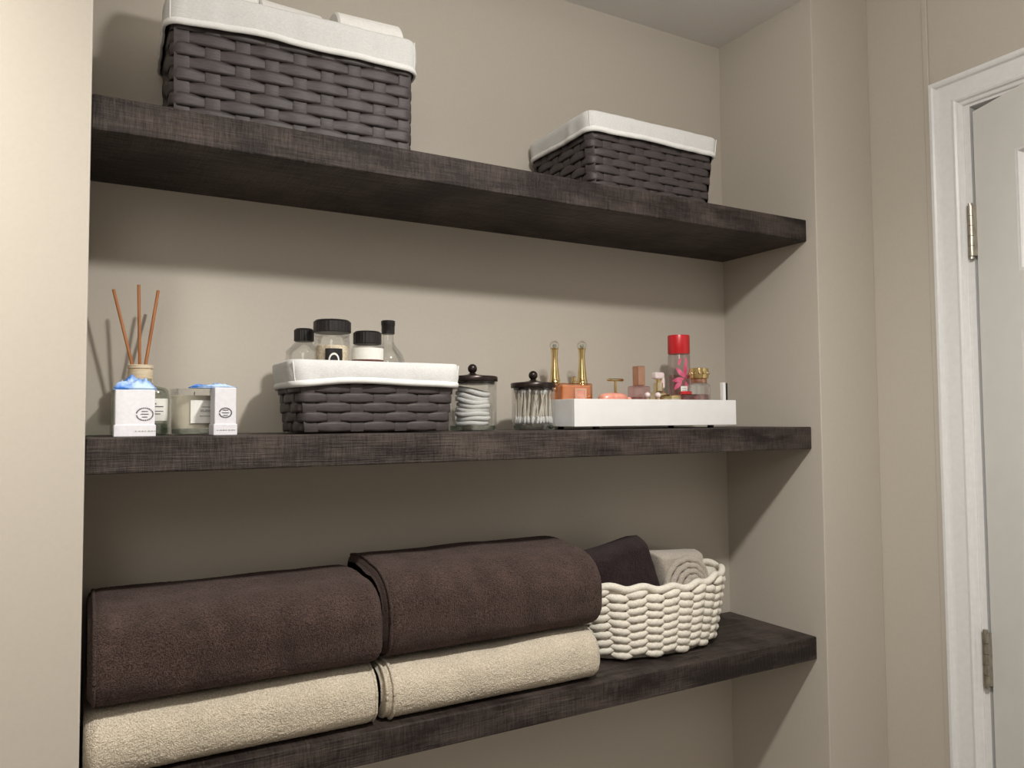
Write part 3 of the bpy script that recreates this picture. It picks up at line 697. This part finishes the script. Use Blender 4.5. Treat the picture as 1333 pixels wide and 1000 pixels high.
# clear square bottle with ornate gold cap
t = thing('perfume_bottle', 'clear square perfume bottle with an ornate round gold cap', 'perfume', (1.1490, -.160, FZ))
box('glass', -.0230, .0230, -.0140, .0140, 0, .085, 'glass', t, .006, 3)
box('perfume_fill', -.0195, .0195, -.0105, .0105, .006, .062, 'glass_pink', t, .004, 2)
lathe('collar', [(.0165, .0855), (.0170, .0865), (.0170, .0935), (.0160, .0945), (0, .0945)], 'copper', t, 28)
cp = lathe('cap', [(.0185, .0945), (.0205, .0955), (.0210, .1060), (.0205, .1165), (.0180, .1175), (0, .1185)], 'gold', t, 36)
for i in range(14):
    a = 2*PI*i/14
    o = lathe('cap_boss', [(.0001, -.0032), (.0022, -.0022), (.0032, 0), (.0022, .0022), (.0001, .0032)], 'pale_gold' if i % 2 else 'gold', cp, 10)
    o.location = (.0208*math.cos(a), .0208*math.sin(a), .1060)
# slim white and black stick
t = thing('lip_gloss', 'slim white gloss tube with a black side standing beside the ornate-capped bottle', 'lip gloss', (1.2010, -.180, FZ))
box('tube', -.0062, .0012, -.005, .005, 0, .0865, 'white', t, .001); box('black_side', .0013, .0068, -.005, .005, 0, .0855, 'black', t, .001)
# small pink bottle lying in front of the mist
t = thing('perfume_bottle', 'low pink glass bottle with dark red collar before the body mist', 'perfume', (1.1020, -.172, FZ))
box('glass', -.021, .021, -.012, .012, 0, .0600, 'glass_pink', t, .004, 3)
box('perfume_fill', -.018, .018, -.009, .009, .003, .056, 'glass_pink', t, .003, 2)
lathe('collar', [(.010, .0602), (.011, .061), (.011, .066), (.0095, .067), (0, .067)], 'red', t, 24, sx=1.2, sy=.8)

# ------------------------------------------------------------------ folded bath towels
def towel(label, x0, x1, yb, yf, h, z, m, seed, front_r, crown=.008, hems=(), rag=.0012, group=None, back_h=1.0, sq=2.5):
    """soft folded towel: a rounded front fold drawn along x, flattened at the back"""
    t = thing('bath_towel', label, 'towel', ((x0+x1)/2, (yb+yf)/2, z), 0, group)
    Lx = (x1-x0)/2; dy = (yb-yf)/2
    prof = []                                            # from bottom back, along the bottom, around the front, over the top
    nb, nf, nt_ = 46, 90, 76
    for i in range(nb): prof.append((dy-(2*dy-front_r)*i/nb, 0.0))
    for i in range(nf+1):
        a = -PI/2-PI*i/nf
        c_, s_ = math.cos(a), math.sin(a); e_ = 2/(sq if s_ < 0 else 2.15)
        prof.append((-dy+front_r-front_r*abs(c_)**e_, h/2+(h/2)*math.copysign(abs(s_)**e_, s_)))
    for i in range(1, nt_+1):
        f = i/nt_; y = -dy+front_r+(2*dy-front_r-.012)*f
        prof.append((y, h*(1+(back_h-1)*f)+crown*math.sin(PI*min(1, f*.9))))
    for i in range(1, 10):
        a = PI/2*i/9; prof.append((dy-.012+.012*math.sin(a), h*back_h-(h*back_h*.35)*(1-math.cos(a))))
    n = len(prof); nx = 230
    cy, cz = 0, h*.5
    vs, fs = [], []
    rE = min(.020, h*.28)
    def shape(u, y, zz, amp=1.0):
        x = -Lx+2*Lx*u
        dd = min(u, 1-u)*2*Lx
        ins = rE*(1-math.sqrt(max(0, 1-(1-min(1, dd/rE))**2))) if dd < rE else 0
        vec = Vector((0, cy-y, cz-zz)); ln = max(vec.length, 1e-6)
        k = min(ins, ln*.9)/ln
        y2, z2 = y+vec.y*k, zz+vec.z*k
        P = Vector((x*6+seed, y2*6, z2*6))
        big = noise.noise(P)*.0050+noise.noise(P*2.6)*.0022
        fine = noise.noise(Vector((x*330+seed, y2*330, z2*330)))*rag+noise.noise(Vector((x*120, y2*120+seed, z2*120)))*rag*.2
        nrm = -vec/ln
        g = min(1, max(0, zz/(.25*h)))
        y3, z3 = y2+nrm.y*(big*g+fine)*amp, z2+nrm.z*(big*g+fine)*amp
        return Vector((x+fine*.4, y3, max(z3, .0004)))
    for i in range(nx+1):
        u = i/nx
        for y, zz in prof: vs.append(shape(u, y, zz))
    for i in range(nx):
        for k in range(n):
            fs.append((i*n+k, i*n+(k+1) % n, (i+1)*n+(k+1) % n, (i+1)*n+k))
    fs += [tuple(range(n)), tuple(nx*n+k for k in range(n))[::-1]]
    b = obj('terry_body', vs, fs, m, t, True)
    for u in hems:                                       # stitched hem ridges
        pts = [shape(u, y, zz, .6) for y, zz in prof[nb-10:nb+nf+nt_]]
        c = Vector((0, cy, cz)); q = []
        for p in pts:
            v = Vector((0, p.y-cy, p.z-cz)).normalized(); q.append((p.x, p.y+v.y*.0012, max(p.z+v.z*.0012, .003)))
        tube('hem', q, .0027, m, t, 8)
    return t
gb = 'folded bath towels on the lowest shelf'
towel('folded cream bath towel under the brown towel, against the left alcove wall', .004, .404, -.012, -.250, .089, Z3, 'cream_terry', 1.7, .048, .002, (.985,), group=gb)
towel('folded cream bath towel under the brown towel, beside the rope basket', .412, .826, -.012, -.247, .087, Z3, 'cream_terry', 8.1, .046, .002, (.012, .036), group=gb)
towel('folded brown bath towel resting on the cream one, against the left alcove wall', .007, .412, -.020, -.251, .124, Z3+.0935, 'brown_terry', 4.4, .085, .006, (.02,), .0014, gb, .96, 4.5)
towel('folded brown bath towel resting on the cream one, beside the rope basket', .415, .836, -.020, -.246, .141, Z3+.0915, 'brown_terry', 12.6, .095, .008, (.02,), .0010, gb, .98, 3.6)

# ------------------------------------------------------------------ rope basket with washcloths
RB = (1.036, -.113, Z3)
t = thing('rope_basket', 'oval basket of chunky cream cotton rope holding two washcloths', 'basket', RB)
ta, tb_, ba, bb, RH = .190, .100, .160, .082, .140
def ell(u, f):
    """point on the oval at turn u and height fraction f"""
    a = ba+(ta-ba)*f**.8; b = bb+(tb_-bb)*f**.8
    return a*math.cos(u), b*math.sin(u)
NC, NR = 24, 8
tab = []; acc = 0; px_, py_ = ell(0, .5)                  # equal arc steps round the oval
for i in range(721):
    x, y = ell(2*PI*i/720, .5); acc += math.hypot(x-px_, y-py_); tab.append(acc); px_, py_ = x, y
def ang(fr):
    s = (fr % 1.0)*acc
    for i in range(720):
        if tab[i+1] >= s: return 2*PI*(i+(s-tab[i])/max(1e-9, tab[i+1]-tab[i]))/720
    return 2*PI
def rim(x, y):                                            # the soft rim dips at the front and rises at the ends
    return .007*(abs(x)/ta)**2-.005*max(0, -y/tb_)*max(0, 1-abs(x-.03)/.12)
def stitch_mesh():
    vs, fs = [], []; n, m = 12, 9
    for i in range(n+1):
        f = i/n*2-1; r = (max(0, 1-abs(f)**2.1))**.62
        for k in range(m):
            a = 2*PI*k/m; g = 1+.07*math.sin(f*9+a*2)
            vs.append((f*.0250, r*.0078*math.cos(a)*g+.0035*(1-f*f), r*.0084*math.sin(a)*g))
    for i in range(n):
        for k in range(m): fs.append((i*m+k, i*m+(k+1) % m, (i+1)*m+(k+1) % m, (i+1)*m+k))
    return vs, fs
vs, fs = stitch_mesh(); st = None
for c in range(NC):
    for r in range(NR):
        f = (r+.5+(.5 if c % 2 else 0))/(NR+.5); u = ang((c+.5)/NC)
        x, y = ell(u, f); x2, y2 = ell(u+.01, f); th = math.atan2(y2-y, x2-x)
        if st is None: st = obj('rope_stitch', vs, fs, 'rope', t, True); o = st
        else: o = st.copy(); COL.objects.link(o); o.parent = t
        z = .004+f*(RH-.006)+rim(x, y)*f
        o.location = (x, y, max(z, .0085)); o.rotation_euler = (0, A(7 if c % 2 else -7)+random.uniform(-.06, .06), th+PI)
        o.scale = (1, 1, random.uniform(.96, 1.06))
vs, fs = [], []; n = 80                                   # lining behind the stitches and base
for f, o_ in ((0, .003), (1, .003), (1, .008), (.06, .008)):
    for i in range(n):
        u = 2*PI*i/n; x, y = ell(u, f); q = 1-o_/math.hypot(x, y); vs.append((x*q, y*q, .003+f*(RH-.008)+rim(x, y)*f))
for l in range(3):
    for i in range(n): fs.append((l*n+i, l*n+(i+1) % n, (l+1)*n+(i+1) % n, (l+1)*n+i))
fs += [tuple(range(n))[::-1], tuple(3*n+i for i in range(n))]
obj('lining', vs, fs, 'rope', t, True)
pts = []
for i in range(224):
    u = ang(i/224); x, y = ell(u, 1.0); wv = math.sin(2*PI*i/16)
    q = 1+.0018*math.cos(2*PI*i/16)/math.hypot(x, y); pts.append((x*q, y*q, RH+.001+rim(x, y)+.0032*wv))
tube('rim_rope', pts, .0072, 'rope', t, 10, True)

def soft_slab(name, corners, y0, y1, m, seed, label, lean=0.0, n=60):
    """thick folded cloth: a quad in XZ (bl, br, tr, tl) with soft rounded edges, from y0 to y1"""
    bl, br, tr, tl = [Vector(c) for c in corners]; vs, fs = [], []
    th = (y1-y0)/2; yc = (y0+y1)/2
    base = Vector(((bl.x+br.x)/2, yc, min(bl.y, br.y)))
    for side in (-1, 1):
        for i in range(n+1):
            for k in range(n+1):
                u, v = i/n, k/n
                p = (bl*(1-u)+br*u)*(1-v)+(tl*(1-u)+tr*u)*v
                e = min(u, 1-u)*2*.16; e2 = min(v, 1-v)*2*.16; r = .02
                g = math.sqrt(max(0, 1-(1-min(1, e/.028))**2))*math.sqrt(max(0, 1-(1-min(1, e2/.028))**2))
                q = noise.noise(Vector((p.x*14+seed, p.y*14, side)))*.005+noise.noise(Vector((p.x*170, p.y*170, seed+side)))*.0013
                vs.append(Vector((p.x+noise.noise(Vector((p.y*20, seed, 0)))*.003, yc+side*(th*g)+side*q*g+lean*(p.y-base.z), p.y))-base)
    m0 = (n+1)**2
    for i in range(n):
        for k in range(n):
            a = i*(n+1)+k; fs.append((a, a+n+1, a+n+2, a+1)); fs.append((m0+a, m0+a+1, m0+a+n+2, m0+a+n+1))
    o = obj(name, vs, fs, m, None, True); o.location = base
    bm = bmesh.new(); bm.from_mesh(o.data); bmesh.ops.remove_doubles(bm, verts=bm.verts, dist=2e-4); bm.to_mesh(o.data); bm.free()
    for p in o.data.polygons: p.use_smooth = True
    tag(o, label, 'washcloth'); return o
soft_slab('washcloth', ((.940, -.425+ZO), (1.098, -.425+ZO), (1.022, -.219+ZO), (.870, -.246+ZO)), -.150, -.070, 'dark_terry', 3.3, 'dark plum washcloth folded and standing tilted in the rope basket', .05)
# beige washcloth folded over, its layered edge showing as nested arches
bw = soft_slab('washcloth', ((1.120, -.420+ZO), (1.192, -.420+ZO), (1.211, -.269+ZO), (1.070, -.261+ZO)), -.108, -.034, 'beige_terry', 9.2, 'beige washcloth folded with a layered edge in the rope basket', 0.0)
for q, (hw, top) in enumerate(((.060, .140), (.049, .128), (.038, .116), (.026, .104))):
    pts = []
    for i in range(33):
        a = PI*i/32; pts.append((-.008-hw*math.cos(a), -.042-.006*q, .040+(top-.040)*math.sin(a)**.55+.0012*math.sin(i*1.3+q)))
    tube('fold', pts, .0066, 'beige_terry', bw, 10)
